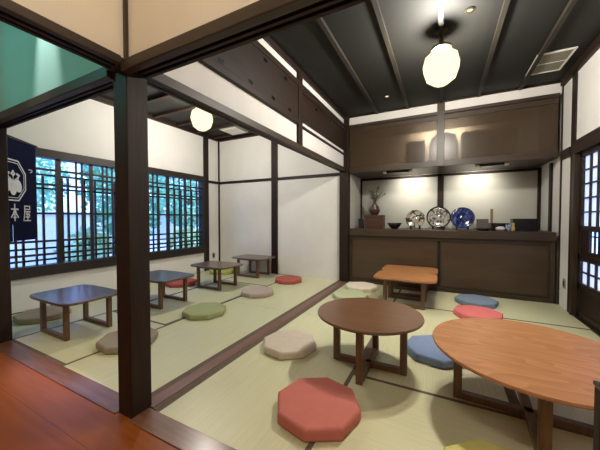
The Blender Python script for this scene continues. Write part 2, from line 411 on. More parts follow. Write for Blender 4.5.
# the dark boards above the divider, with black patches for the shade in old mortises
def transom_board(y0, y1, z0, z1, holes):
    bm = bmesh.new(); box(bm, -.01, .014, y0, y1, z0, z1)
    tn[0] += 1
    o = obj('trim_%d' % tn[0], bm, 'postY', None, .003); o['kind'] = 'structure'
    hb = bmesh.new()
    for y, z in holes:
        box(hb, .012, .0155, y - .028, y + .028, z - .016, z + .016)
    obj('mortise_shade', hb, 'black', o)
    for z in (z0 + .03, z1 - .03):
        boxes('ledge', [(.012, .026, y0, y1, z - .028, z + .028)], 'postY', o, .004)
transom_board(.10, 1.90, 2.115, 2.60, [(.38, 2.21), (.68, 2.21), (1.03, 2.21), (1.38, 2.21), (1.70, 2.21), (.85, 2.5), (1.25, 2.5), (1.62, 2.5)])
transom_board(1.995, 3.57, 2.185, 2.55, [(2.4, 2.45), (2.9, 2.45)])
trim([(-.012, .012, 1.995, 3.57, 2.11, 2.135)], 'postY', .002)
trim([(-.012, .016, 1.995, 3.57, 2.575, 2.605)], 'postY', .002)
# ceiling battens (carried by the ceiling)
for x in (.53, .98, 1.43, 1.88, 2.33):
    o = boxes('trim', [(x - .018, x + .018, .12, YB - .02, ZC - .035, ZC)], 'batten'); o['kind'] = 'structure'; tn[0] += 1; o.name = 'trim_%d' % tn[0]
for y in (.75, 1.2, 1.67, 2.11, 2.56, 3.0, 3.45):
    trim([(XW + .05, -.09, y - .025, y + .025, ZC - .045, ZC)], 'postX', .002)

# ------------------------------------------------------------------ lattice window, left
wroot = bpy.data.objects.new('window_1', None); COL.objects.link(wroot); wroot['kind'] = 'structure'
boxes('window_frame', [(XW - .1, XW + .035, WY0, WY1 + .02, WZ1 - .08, WZ1 + .02), (XW - .1, XW + .045, WY0, WY1 + .02, WZ0 - .02, WZ0 + .105),
                       (XW - .1, XW + .03, WY0 - .02, WY0 + .05, WZ0, WZ1), (XW - .1, XW + .03, WY1 - .035, WY1 + .02, WZ0, WZ1)], 'latticeY', wroot, .003)
zb, zt = WZ0 + .10, WZ1 - .07
def vbars(ys, w, x, t, z0=zb, z1=zt): return [(x - t, x + t, y - w / 2, y + w / 2, z0, z1) for y in ys]
boxes('sash_stile', vbars([.838, 2.39, 1.64], .052, XW - .012, .016) + vbars([1.205, 2.02, 2.76], .036, XW - .012, .014), 'latticeZ', wroot)
zs = [1.655, 1.475, 1.125, .79, .63]
boxes('sash_rail', [(XW - .03, XW + .0, WY0, WY1, z - .013, z + .013) for z in zs], 'latticeY', wroot)
boxes('sash_bar', vbars([.44, .62, 1.035, 1.10, 1.355, 1.41, 1.48, 1.74, 1.85, 1.95, 2.12, 2.20, 2.525, 2.64, 2.90, 3.04], .019, XW - .02, .010), 'latticeZ', wroot)
boxes('lattice_bar', vbars([.33, .52, .71, .90, .965, 1.15, 1.28, 1.54, 1.68, 1.80, 1.93, 2.07, 2.26, 2.46, 2.58, 2.72, 2.83, 2.97, 3.10], .022, XW - .075, .012, zb, 1.58), 'latticeZ', wroot)
boxes('lattice_rail', [(XW - .09, XW - .06, WY0, WY1, z - .011, z + .011) for z in (1.43, 1.595, .70, .56)], 'latticeY', wroot)
boxes('pane', [(XW - .048, XW - .042, WY0 + .05, WY1 - .03, zb, zt)], 'pane', wroot)

# ------------------------------------------------------------------ paper door, right
droot = bpy.data.objects.new('door_1', None); COL.objects.link(droot); droot['kind'] = 'structure'
def shoji(y1, y0, parent):
    """one sliding leaf between y0 and y1 at the right wall"""
    x = XR + .035
    boxes('door_frame', [(x - .018, x + .018, y1 - .055, y1, .01, 1.77), (x - .018, x + .018, y0, y0 + .055, .01, 1.77), (x - .018, x + .018, y0, y1, 1.715, 1.77),
                         (x - .018, x + .018, y0, y1, .93, .985), (x - .018, x + .018, y0, y1, .615, .68), (x - .018, x + .018, y0, y1, .31, .375), (x - .018, x + .018, y0, y1, .01, .07)], 'latticeZ', parent, .002)
    a, b = y0 + .055, y1 - .055
    n = max(1, round((b - a) / .15)); st = (b - a) / n
    m = [(x - .012, x + .008, a + st * k - .0075, a + st * k + .0075, .985, 1.715) for k in range(1, n)]
    m += [(x - .012, x + .008, a + st * k - .0075, a + st * k + .0075, .375, .615) for k in range(1, n)]
    m += [(x - .012, x + .008, a, b, z - .0075, z + .0075) for z in (1.13, 1.277, 1.424, 1.57)]
    m += [(x - .012, x + .008, a, b, .488, .503)]
    boxes('muntin', m, 'latticeZ', parent)
    boxes('paper', [(x + .008, x + .010, a, b, .985, 1.715), (x + .008, x + .010, a, b, .375, .615)], 'paper', parent)
    boxes('board', [(x - .006, x + .006, a, b, .07, .31)], 'postY', parent)
    boxes('glass', [(x - .002, x + .002, b - .36, b - .175, .70, .93)], 'pane', parent)
    boxes('dark_view_surround', [(x - .012, x + .012, b - .175, b, .68, .93), (x - .012, x + .012, a, b - .355, .68, .93), (x - .012, x + .012, b - .355, b - .175, .68, .72)], 'postY', parent)  # side boards stand in for the dark view through the glass
    boxes('glass_bar', [(x - .008, x + .008, b - .275, b - .262, .72, .93), (x - .008, x + .008, b - .355, b - .175, .875, .887)], 'latticeZ', parent)
shoji(3.165, 2.27, droot)
droot2 = bpy.data.objects.new('door_2', None); COL.objects.link(droot2); droot2['kind'] = 'structure'
shoji(2.27, 1.375, droot2)

trim([(XR - .014, XR + .12, 1.35, 3.215, -.1, .008)], 'postY', .002)
trim([(XR + .0, XR + .12, 1.35, 3.215, 1.772, 1.80)], 'postY', .0)
M['corridor'].node_tree.nodes['Principled BSDF'].inputs['Specular IOR Level'].default_value = .28

# ------------------------------------------------------------------ tatami
def mat_obj(x0, x1, y0, y1, axis, label):
    cx, cy = (x0 + x1) / 2, (y0 + y1) / 2
    t = thing('tatami_mat', label, 'tatami mat', (cx, cy, 0), 0, 'tatami mats on the floor')
    hx, hy = (x1 - x0) / 2 - .001, (y1 - y0) / 2 - .001
    e = .026
    if axis == 'Y':   # long side along Y: edging at both x ends, rush ribs run across
        boxes('rush_cover', [(-hx + e, hx - e, -hy, hy, -.05, -.0005)], 'tatamiX', t)
        for s in (-1, 1): boxes('edging', [(min(s * hx, s * (hx - e)), max(s * hx, s * (hx - e)), -hy, hy, -.05, .0)], 'heri', t)
    elif axis == 'X':
        boxes('rush_cover', [(-hx, hx, -hy + e, hy - e, -.05, -.0005)], 'tatamiY', t)
        for s in (-1, 1): boxes('edging', [(-hx, hx, min(s * hy, s * (hy - e)), max(s * hy, s * (hy - e)), -.05, .0)], 'heri', t)
    return t
mat_obj(.053, .932, .10, 1.87, 'Y', 'tatami mat beside the wooden sill under the beige cushion in the right room')
mat_obj(.053, .932, 1.87, YB, 'Y', 'tatami mat under the white and the pale green cushions, left of oak tables')
mat_obj(.932, XR, .10, .97, 'X', 'tatami mat along the front sill under the right half of the big red cushion')
mat_obj(.932, 1.843, .97, 2.71, 'Y', 'tatami mat in the middle of the right room under the blue cushion')
mat_obj(1.843, XR, .97, 2.71, 'Y', 'tatami mat beside the paper sliding door under the pink cushion')
mat_obj(.932, XR, 2.71, YB, 'X', 'tatami mat along the brown cupboard under the blue grey cushion')
mat_obj(-.99, -.089, .10, 1.87, 'Y', 'tatami mat behind the corner post, holding the nearest grey cushion and green cushion')
mat_obj(-.99, -.089, 1.87, YB, 'Y', 'tatami mat at the far end of left room beside the divider sill')
mat_obj(-1.89, -.99, .10, .97, 'X', 'square tatami mat under the nearest dark table of the left room')
mat_obj(-1.89, -.99, .97, 2.74, 'Y', 'tatami mat under the second and third tables of the left room')
mat_obj(-1.89, -.99, 2.74, YB, 'X', 'square tatami mat under the farthest table in the left room')
mat_obj(XW, -1.89, .10, 1.87, 'Y', 'tatami mat under the near half of the lattice window')
mat_obj(XW, -1.89, 1.87, YB, 'Y', 'tatami mat under the far half of the lattice window, with small red cushion')

# ------------------------------------------------------------------ cupboards, counter
Y0 = YB + .002
t = thing('lower_cupboard', 'low brown cupboard with two wide sliding doors under the display counter', 'cupboard', (1.4, YB, 0))
boxes('carcass', [(-1.33, 1.32, .05, .70, -.05, .775)], 'mattblack', t)  # coloured black to stand in for shade in the door gap
boxes('frame', [(-1.33, 1.32, .0, .05, -.05, .055), (-1.33, 1.32, .0, .05, .735, .775), (-1.33, -1.30, .0, .05, .055, .735), (1.27, 1.32, .0, .05, .055, .735)], 'cabframe', t, .003)
for s, (a, b, yy) in enumerate(((-1.30, .005, .012), (.035, 1.27, .022))):
    d = boxes('sliding_door', [(a, b, yy, yy + .022, .06, .735)], 'cab', t, .003)
    boxes('door_rim', [(a, b, yy - .006, yy, .06, .085), (a, b, yy - .006, yy, .71, .735), (a, a + .02, yy - .006, yy, .085, .71), (b - .02, b, yy - .006, yy, .085, .71)], 'cabframe', d, .002)
tag(boxes('display_counter', [(.069, XR - .036, YB - .03, YB + .25, .778, .89), (.062, XR - .002, YB + .25, YN - .031, .778, .89)], 'cabframe', None, .004), 'long dark wooden counter board running across the lit niche, carrying the plates', 'counter')
t = thing('wall_cupboard', 'upper brown cupboard with tinted glass doors hanging over the lit niche', 'cupboard', (1.4, YB, 1.815))
H = .738
boxes('carcass', [(-1.33, 1.32, .03, .70, 0, .03), (-1.33, 1.32, .03, .70, H - .03, H), (-1.33, -1.30, .03, .70, .03, H - .03), (1.29, 1.32, .03, .70, .03, H - .03)], 'cabframe', t)
boxes('back_board', [(-1.30, 1.29, .66, .69, .03, H - .03)], 'plaster', t)
boxes('rail', [(-1.33, 1.32, -.012, .03, 0, .085), (-1.33, 1.32, -.005, .03, H - .07, H)], 'cabframe', t, .004)
boxes('post', [(-.024, .074, -.02, .03, .0, H + .17)], 'cabframe', t, .004)
for a, b in ((-1.33, -.024), (.074, 1.32)):
    boxes('glass_door', [(a - .02 if a > 0 else a + .002, b - .002 if b > 0 and a > 0 else b + .02, .008, .014, .08, H - .06)], 'tint', t)
t2 = tag(boxes('storage_box', [(.93, 1.20, 3.80, 4.05, 1.846, 2.26)], 'mattblack', None, .006), 'square dark box stored behind the tinted glass of the upper cupboard, left of its post', 'box')
bm = bmesh.new(); lathe(bm, [(.17, 0), (.20, .06), (.20, .34), (.17, .45), (.10, .50), (.03, .52)], 28)
o = obj('storage_jar', bm, 'mattblack', None, smooth=True, loc=(1.46, 3.92, 1.846)); tag(o, 'large round shouldered dark jar stored in the upper cupboard, behind its middle post', 'jar')
tag(boxes('storage_chest', [(1.70, 2.35, 3.80, 4.05, 1.846, 2.31)], 'mattblack', None, .006), 'wide dark chest stored behind the right tinted glass door of the upper cupboard', 'chest')
light('cupboard_lamp', 'AREA', (1.43, 4.12, 2.48), 14, (1, .95, .86), None, size=(.7, .08), target=(1.43, 4.33, 2.28))

# niche strip lights
def niche_light(xa, xb, label, xl):
    t = thing('niche_light', label, 'light', ((xa + xb) / 2, 3.76, 1.815), 0, 'strip lights under the upper cupboard')
    w = (xb - xa) / 2
    boxes('housing', [(-w + .05, w - .05, -.02, .02, -.03, 0)], 'black', t, .003)
    for s in (-1, 1): boxes('end_cap', [(min(s * w, s * (w - .05)), max(s * w, s * (w - .05)), -.022, .022, -.032, 0)], 'white', t, .003)
    light('bulb', 'SPOT', (xl, 4.02, 1.765), 7.5, (1, .93, .80), t, .03, (xl, YN, 1.56), 120, .9)
niche_light(.60, 1.04, 'dark strip light under the left half of upper cupboard', .99)
niche_light(1.86, 2.25, 'dark strip light under the right half of upper cupboard', 1.93)

# ------------------------------------------------------------------ things on the counter
CZ = .8905
tag(boxes('black_cup', [(-.04, .04, -.04, .04, 0, .165)], 'mattblack', None, .006), 'small tall black square cup at the left end of the counter', 'cup').location = (.195, 3.93, CZ)
t = thing('wooden_box', 'red brown wooden box on the counter under the vase', 'box', (.44, 3.90, CZ))
boxes('body', [(-.15, .15, -.10, .10, 0, .19)], 'boxwood', t, .004); boxes('lid', [(-.155, .155, -.105, .105, .191, .228)], 'boxwood', t, .004)
t = thing('vase', 'brown stoneware vase with dry leafy twigs standing on the wooden box', 'vase', (.435, 3.90, CZ + .229))
bm = bmesh.new(); lathe(bm, [(.045, 0), (.068, .02), (.088, .075), (.082, .12), (.05, .165), (.03, .195), (.036, .215), (.03, .215), (.024, .19)], 24)
obj('body', bm, 'vase', t, smooth=True)
tw = bmesh.new(); lf = bmesh.new()
rnd = random.Random(5)
for k in range(13):
    a = rnd.uniform(0, 2 * PI); sp = rnd.uniform(.04, .19); h = rnd.uniform(.11, .32)
    dx, dy = math.cos(a) * sp * 1.15, math.sin(a) * sp * .45
    if k == 0: dx, dy, h = .18, 0, .16
    pts = [(0, 0, .19), (dx * .25, dy * .25, .19 + h * .4), (dx * .65, dy * .65, .19 + h * .78), (dx, dy, .19 + h)]
    tube(tw, pts, [.005, .004, .003, .0015], 5)
    for j in range(26):
        f = rnd.uniform(.3, 1.0); i = min(2, int(f * 3)); g = f * 3 - i
        p = Vector(pts[i]).lerp(Vector(pts[i + 1]), g) + Vector((rnd.uniform(-.02, .02), rnd.uniform(-.02, .02), rnd.uniform(-.015, .02)))
        u = Vector((rnd.uniform(-1, 1), rnd.uniform(-1, 1), rnd.uniform(-.3, 1))).normalized() * .022
        v = u.orthogonal().normalized() * .007
        lf.faces.new([lf.verts.new(p), lf.verts.new(p + u * .5 + v), lf.verts.new(p + u), lf.verts.new(p + u * .5 - v)])
obj('twig', tw, 'twig', t); obj('leaf', lf, 'leaf', t)['kind'] = 'stuff'
bm = bmesh.new(); lathe(bm, [(.05, 0), (.055, .012), (.09, .05), (.116, .098), (.108, .098), (.08, .05), (.04, .02)], 28)
tag(obj('black_bowl', bm, 'black', None, smooth=True, loc=(.765, 3.86, CZ)), 'wide black bowl on the counter left of the three plates', 'bowl')
def plate(cx, cz_r, label, mat, rim, y=3.98):
    r = cz_r
    t = thing('plate', label, 'plate', (cx, y, CZ), 0, 'decorative plates on stands')
    p = bmesh.new(); lathe(p, [(r * .5, -.004), (r * .55, -.012), (r * .98, .012), (r * .985, .017), (r * .8, .006), (r * .55, -.004), (.002, -.005)], 40)
    o = obj('dish', p, mat, t, smooth=True); o.rotation_euler = (math.radians(80), 0, 0); o.location = (0, 0, r + .014)
    q = bmesh.new(); lathe(q, [(r * .88, .0125), (r * .93, .021), (r, .021), (r, .012), (r * .88, .009)], 40, cap=False)
    o2 = obj('rim', q, rim, t, smooth=True); o2.rotation_euler = (math.radians(80), 0, 0); o2.location = (0, 0, r + .014)
    for s in (-1, 1):
        boxes('stand_leg', [(s * r * .45 - .012, s * r * .45 + .012, -.055, .075, 0, .018), (s * r * .45 - .012, s * r * .45 + .012, -.062, -.045, .0, .05), (s * r * .45 - .010, s * r * .45 + .010, .05, .068, .0, .16)], 'black', t)
    return t
plate(1.07, .146, 'cream plate with black pattern, smallest and leftmost of three plates', 'plate_a', 'plate_a')
plate(1.405, .172, 'dark rimmed plate with a grey landscape, in the middle of the three plates', 'plate_b', 'black')
plate(1.735, .165, 'cobalt blue plate, right of the landscape plate', 'plate_c', 'plate_c', 4.10)
bm = bmesh.new(); lathe(bm, [(.06, 0), (.065, .01), (.12, .022), (.125, .03), (.05, .016), (.002, .014)], 28)
tag(obj('black_dish', bm, 'black', None, smooth=True, loc=(1.975, 3.80, CZ)), 'flat black dish beside the blue plate, before a square grey block', 'dish')
tag(boxes('grey_plaque', [(-.073, .073, -.03, .03, 0, .165)], 'greycer', None, .005), 'square dark grey block standing upright behind the black dish', 'block').location = (1.985, 3.98, CZ)
t = thing('incense_stand', 'thin upright bamboo stick in a small holder behind the dark tray', 'incense stand', (2.10, 4.0, CZ))
boxes('holder', [(-.045, .045, -.03, .03, 0, .105)], 'greycer', t, .004); boxes('stick', [(-.016, .016, -.006, .006, .105, .31)], 'bamboo', t, .002)
t = thing('tea_tray', 'small black lacquer tray box with low rim, between grey block and yellow figurine', 'tray', (2.185, 3.88, CZ))
boxes('base', [(-.10, .10, -.06, .06, 0, .012)], 'black', t); boxes('rim', [(-.10, .10, .05, .06, .012, .105), (-.10, -.09, -.06, .05, .012, .105), (.09, .10, -.06, .05, .012, .105), (-.09, .09, -.06, -.05, .012, .03)], 'black', t)
bm = bmesh.new(); lathe(bm, [(.02, 0), (.05, .008), (.058, .03), (.05, .05), (.03, .06), (.004, .062)], 16)
tag(obj('folded_cloth', bm, 'cloth', None, smooth=True, loc=(2.17, 3.755, CZ)), 'small rolled white cloth lying before the black tray', 'cloth')
bm = bmesh.new(); lathe(bm, [(.018, 0), (.026, .03), (.03, .085), (.027, .085), (.02, .02)], 18)
tag(obj('tea_cup', bm, 'bluewhite', None, smooth=True, loc=(2.255, 3.745, CZ)), 'small blue and white cup in front of the black tray', 'cup')
bm = bmesh.new(); lathe(bm, [(.022, 0), (.026, .02), (.02, .055), (.012, .07), (.018, .085), (.018, .102), (.006, .112)], 18)
tag(obj('figurine', bm, 'yellow', None, smooth=True, loc=(2.31, 3.76, CZ)), 'small pale yellow figurine beside the long black box', 'figurine')
t = thing('black_box', 'long black lacquer box at the right end of the counter', 'box', (2.455, 3.90, CZ))
boxes('body', [(-.135, .135, -.09, .09, 0, .12)], 'black', t, .003); boxes('lid', [(-.139, .139, -.094, .094, .121, .168)], 'black', t, .003)

# ------------------------------------------------------------------ tables
def superellipse(a, b, n=5.0, k=48):
    o = []
    for i in range(k):
        t = 2 * PI * i / k; c, s = math.cos(t), math.sin(t)
        o.append((a * math.copysign(abs(c) ** (2 / n), c), b * math.copysign(abs(s) ** (2 / n), s)))
    return o
def u_frame(parent, half, w, t, z1, along, off, mat):
    """two upright legs joined by a foot bar, one piece"""
    bm = bmesh.new()
    def bx(a0, a1, z0, zz):
        if along == 'X': box(bm, a0, a1, off - t, off + t, z0, zz)
        else: box(bm, off - t, off + t, a0, a1, z0, zz)
    bx(-half, -half + w, .0, z1); bx(half - w, half, .0, z1); bx(-half + w, half - w, .0, w * .85); bx(-half + w, half - w, z1 - w * .6, z1)
    return obj('leg_frame', bm, mat, parent, .003)
GT = 'low rectangular tables'
def low_table(label, loc, mat='tabletop_b'):
    t = thing('low_table', label, 'table', loc, 0, GT)
    bm = bmesh.new(); prism(bm, superellipse(.36, .255, 6.5), .326, .348); obj('tabletop', bm, mat, t, .004)
    for s in (-1, 1): u_frame(t, .235, .042, .018, .326, 'X', s * .175, 'tableZ')
    return t
T1 = low_table('nearest low dark table of the left room, its top reflecting the blue window', (-1.665, .50, 0))
dup(T1, 'second low dark table of the left room, partly hidden behind the corner post', (-1.69, 1.43, 0))
dup(T1, 'third low dark table of the left room, beside the green cushion', (-1.665, 2.375, 0))
dup(T1, 'farthest low table of the left room, standing before the white back wall', (-1.665, 3.32, 0))
R2 = low_table('front one of two joined oak low tables beside the cupboard, facing the round table', (1.055, 2.80, 0), 'tabletop')
dup(R2, 'rear one of two joined oak low tables, pushed against the brown cupboard side', (1.055, 3.315, 0))
def round_table(label, loc, r, h, half, mat):
    t = thing('round_table', label, 'table', loc, 0, 'low round tables')
    bm = bmesh.new(); lathe(bm, [(r - .022, h - .026), (r - .003, h - .016), (r, h - .008), (r - .003, h)], 96); obj('tabletop', bm, mat, t)
    u_frame(t, half, .045, .022, h - .026, 'X', 0, 'tableZ'); u_frame(t, half, .045, .022, h - .026, 'Y', 0, 'tableZ')
    return t
round_table('smaller dark round table with crossed legs in the middle of the right room', (.995, 1.108, 0), .367, .392, .262, 'tabletop_r')
round_table('large round oak table with crossed legs at the right edge', (1.886, .985, 0), .473, .366, .357, 'tabletop').rotation_euler = (0, 0, math.radians(-3.6))

# ------------------------------------------------------------------ cushions
GC = 'octagonal floor cushions'
def cushion(label, x, y, rot, rgb, r=.238, h=.062):
    bm = bmesh.new()
    prof = [(.955, 0), (1.0, .010), (1.0, h - .012), (.955, h - .001), (.75, h + .003), (.35, h + .006)]
    rings = []
    for f, z in prof:
        rings.append([bm.verts.new((r * f * math.cos(PI / 4 * k), r * f * math.sin(PI / 4 * k), z)) for k in range(8)])
    for a, b in zip(rings, rings[1:]):
        for k in range(8): bm.faces.new((a[k], a[(k + 1) % 8], b[(k + 1) % 8], b[k]))
    bm.faces.new(list(reversed(rings[0]))); bm.faces.new(rings[-1])
    o = obj('floor_cushion', bm, cushion_mat('cushion_fabric', rgb), None, .014, seg=3)
    o.location = (x, y, .0005); o.rotation_euler = (0, 0, math.radians(rot))
    tag(o, label, 'cushion', GC)
    return o
cushion('big brick red octagonal cushion in front of the small round table', .857, .505, 8, (186, 110, 100), .238, .068)
cushion('pale beige octagonal cushion beside the divider sill in the right room', .345, 1.10, 12, (200, 186, 172), .228)
cushion('blue octagonal cushion between the two round tables', 1.43, 1.525, 10, (124, 140, 172))
cushion('cream white cushion in the far left corner, by the cupboard end', .385, 3.24, 5, (222, 212, 194))
cushion('pale green cushion between the white cushion and the small round table', .375, 2.70, 15, (180, 186, 150))
cushion('blue grey cushion in front of the brown cupboard, right of the oak tables', 1.845, 3.19, 3, (118, 132, 150))
cushion('coral pink cushion behind the large round oak table', 1.81, 2.65, 10, (206, 112, 110))
cushion('yellow cushion at the bottom edge, in front of the large round table', 1.69, .38, 20, (192, 188, 116))
cushion('grey octagonal cushion left of the corner post, nearest in left room', -.925, .545, 14, (146, 136, 122), .23)
cushion('moss green octagonal cushion before the second table of left room', -.90, 1.38, 9, (154, 160, 118))
cushion('light taupe cushion beside the third table of left room', -.845, 2.30, 12, (176, 160, 150))
cushion('brick red cushion against the white back wall of the left room', -.835, 3.17, 6, (172, 92, 80))
cushion('small red cushion under the window, behind the second table of left room', -2.26, 2.20, 10, (172, 86, 76))
cushion('dull brown grey cushion under the window, behind the nearest table', -2.36, .50, 15, (158, 142, 118))
cushion('olive yellow cushion under the window end, behind the third table', -2.34, 3.22, 8, (178, 180, 96))

# ------------------------------------------------------------------ ceiling lamps
def lantern(x, y, z, label):
    t = thing('ceiling_lamp', label, 'lamp', (x, y, z), 0, 'faceted globe lamps')
    R = .158; bm = bmesh.new()
    rings = []
    for zz, rr in ((-.97, .36), (-.62, .80), (-.02, 1.0), (.55, .86), (.94, .42)):
        off = PI / 8
        rings.append([bm.verts.new((R * rr * math.cos(off + PI / 4 * k), R * rr * math.sin(off + PI / 4 * k), R * zz)) for k in range(8)])
    for a, b in zip(rings, rings[1:]):
        for k in range(8): bm.faces.new((a[k], a[(k + 1) % 8], b[(k + 1) % 8], b[k]))
    bm.faces.new(list(reversed(rings[0])))
    bm.faces.new(rings[-1])
    obj('shade', bm, 'lantern', t)
    bm = bmesh.new(); lathe(bm, [(.085, R * .95), (.085, R * .95 + .02), (.02, R * .95 + .035), (.02, ZC - z - .02), (.05, ZC - z - .018), (.05, ZC - z - .001)], 20)  # wide cap disc added to hold the bulb's light off the ceiling
    obj('ceiling_mount', bm, 'brass', t)
    light('bulb', 'POINT', (x, y, z + .045), 132 if x > 0 else 94, (1, .975, .93), t, .07)
    return t
lantern(1.433, 1.93, 2.415, 'faceted globe ceiling lamp over the right room, nearer and larger looking')
lantern(-1.545, 1.98, 2.45, 'faceted globe ceiling lamp over the left room, seen under the divider lintel')
def downlight(x, y, label, z=ZC, power=26, angle=75, col=(1, .9, .74)):
    t = thing('ceiling_downlight', label, 'downlight', (x, y, z), 0, 'small ceiling downlights')
    bm = bmesh.new(); lathe(bm, [(.036, -.001), (.036, -.006), (.022, -.008), (.022, -.001)], 20, cap=False); obj('ring', bm, 'brass', t)
    bm = bmesh.new(); lathe(bm, [(.021, -.004), (.021, -.001)], 16); obj('lens', bm, 'lens', t)
    light('bulb', 'SPOT', (x, y, z - .03), power, col, t, .03, (x, y, 0), angle, .6)
downlight(.763, 3.10, 'small round ceiling downlight near the upper cupboard')
downlight(-1.15, -.95, 'small round downlight added in the corridor ceiling to warm the wooden floor', TT, 34, 62, (1, .86, .64))  # unseen lamp, added to warm the floor boards
downlight(1.638, 1.77, 'small round ceiling downlight right of the globe lamp')
# vents
t = thing('ceiling_vent', 'grey ceiling vent grille with white rim at the right corner of the ceiling', 'vent', (2.465, 3.04, ZC), 0)
boxes('rim', [(-.155, .155, -.235, -.215, -.012, -.001), (-.155, .155, .215, .235, -.012, -.001), (-.155, -.135, -.215, .215, -.012, -.001), (.135, .155, -.215, .215, -.012, -.001), (-.135, .135, -.008, .008, -.011, -.001)], 'white', t)
boxes('grille', [(-.135, .135, -.215 + .0215 * k, -.215 + .0215 * k + .014, -.009, -.003) for k in range(20)], 'ventslat', t)
boxes('backing', [(-.135, .135, -.215, .215, -.003, -.001)], 'grey', t)
t = thing('ceiling_vent', 'pale flat ceiling panel in the far corner of the left room ceiling', 'vent', (-2.03, 3.22, ZC), 0)
boxes('rim', [(-.19, .19, -.19, .19, -.052, -.001)], 'grey', t); boxes('cover', [(-.165, .165, -.165, .165, -.058, -.0525)], 'white', t)

# ------------------------------------------------------------------ sockets and cable
def socket(label, loc, rz):
    t = thing('wall_socket', label, 'socket', loc, rz, 'wall sockets')
    boxes('plate', [(-.036, .036, -.008, -.0005, -.058, .058)], 'grey', t, .003)
    boxes('insert', [(-.024, .024, -.012, -.0085, -.03, .03)], 'mattblack', t, .002)
socket('grey wall socket low on the right wall beside the paper door', (XR, 3.45, .293), -PI / 2)
socket('grey wall socket low on the window wall near its far corner', (XW, 3.46, .285), PI / 2)
bm = bmesh.new(); tube(bm, [(-2.78, .15, .006), (-2.75, .30, .006), (-2.77, .42, .006), (-2.74, .52, .006), (-2.76, .75, .006), (-2.77, 1.0, .006)], .005, 6)
tag(obj('power_cable', bm, 'cable', None, smooth=True), 'thin black cable along the foot of the window wall', 'cable')

# ------------------------------------------------------------------ hanging cloth with crest
BA = Vector((-2.6, .55, 0)); BD = Vector((.69, -.724, 0)).normalized()
ang = math.atan2(BD.y, BD.x)
t = thing('noren_curtain', 'indigo hanging cloth with white crest and characters, hung across the window corner', 'hanging cloth', (BA.x, BA.y, 0), ang)
W, ZT, ZB2 = .70, 1.862, .835
bm = bmesh.new()
nx, nz = 28, 20; slit = 15
def bp(i, k, side=0):
    s = W * i / nx; z = ZB2 + (ZT - ZB2) * k / nz
    if i == slit: s += side * .005
    return (s, .006 * math.sin(s * 14) * (1 - .6 * k / nz), z)
vm = {}
def vv(i, k, side):
    key = (i, k, side if (i == slit and k < 4) else 0)
    if key not in vm: vm[key] = bm.verts.new(bp(i, k, key[2]))
    return vm[key]
for i in range(nx):
    for k in range(nz):
        L, Rr = (1 if i == slit else 0), (-1 if i + 1 == slit else 0)
        bm.faces.new((vv(i, k, L), vv(i + 1, k, Rr), vv(i + 1, k + 1, Rr), vv(i, k + 1, L)))
cl = obj('cloth', bm, 'navy', t)
md = cl.modifiers.new('thick', 'SOLIDIFY'); md.thickness = .003; md.offset = 0
bm = bmesh.new(); tube(bm, [(-.03, 0, 1.872), (.78, 0, 1.872)], .009, 10); obj('rod', bm, 'latticeX', t)
def flat_poly(bm, pts, y=.0115, th=-.002):
    a = [bm.verts.new((p[0], y, p[1])) for p in pts]; b = [bm.verts.new((p[0], y - th, p[1])) for p in pts]
    n = len(pts); bm.faces.new(a); bm.faces.new(list(reversed(b)))
    for k in range(n): bm.faces.new((a[k], b[k], b[(k + 1) % n], a[(k + 1) % n]))
def stroke(bm, pts, w):
    """a brush stroke as a thin flat ribbon in the cloth's plane"""
    for p, q in zip(pts, pts[1:]):
        p, q = Vector((p[0], 0, p[1])), Vector((q[0], 0, q[1]))
        d = (q - p).normalized(); nrm = Vector((-d.z, 0, d.x)) * w / 2; e = d * w * .25
        flat_poly(bm, [((v).x, (v).z) for v in (p - e + nrm, q + e + nrm, q + e - nrm, p - e - nrm)])
# the cloth is seen from the -Y side in its own frame, left of the picture is +X there: mirror across by using u = -x
def glyph(bm, strokes, cx, cz, sx, sz, w):
    for st in strokes: stroke(bm, [(cx - (x - .5) * sx, cz + (y - .5) * sz) for x, y in st], w)
HON = [[(.08, .70), (.92, .70)], [(.5, 1.0), (.5, .0)], [(.48, .70), (.30, .40), (.05, .20)], [(.52, .70), (.70, .40), (.95, .20)], [(.33, .20), (.67, .20)]]
YA = [[(.15, .95), (.88, .95), (.88, .75), (.18, .75)], [(.17, .95), (.15, .45), (.02, .02)], [(.25, .60), (.95, .60)], [(.55, .60), (.38, .42), (.78, .42)], [(.70, .52), (.86, .36)], [(.30, .26), (.85, .26)], [(.57, .40), (.57, .03)], [(.20, .03), (.98, .03)]]
TSU = [[(.05, .72), (.45, .88), (.85, .75), (.92, .50), (.70, .22), (.45, .12)]]
bm = bmesh.new(); glyph(bm, HON, .372, 1.125, .115, .165, .014); obj('lettering', bm, 'print', t)
bm = bmesh.new(); glyph(bm, YA, .185, 1.12, .115, .165, .012); obj('lettering', bm, 'print', t)
bm = bmesh.new(); glyph(bm, TSU, .115, 1.575, .07, .04, .008); obj('lettering', bm, 'print', t)
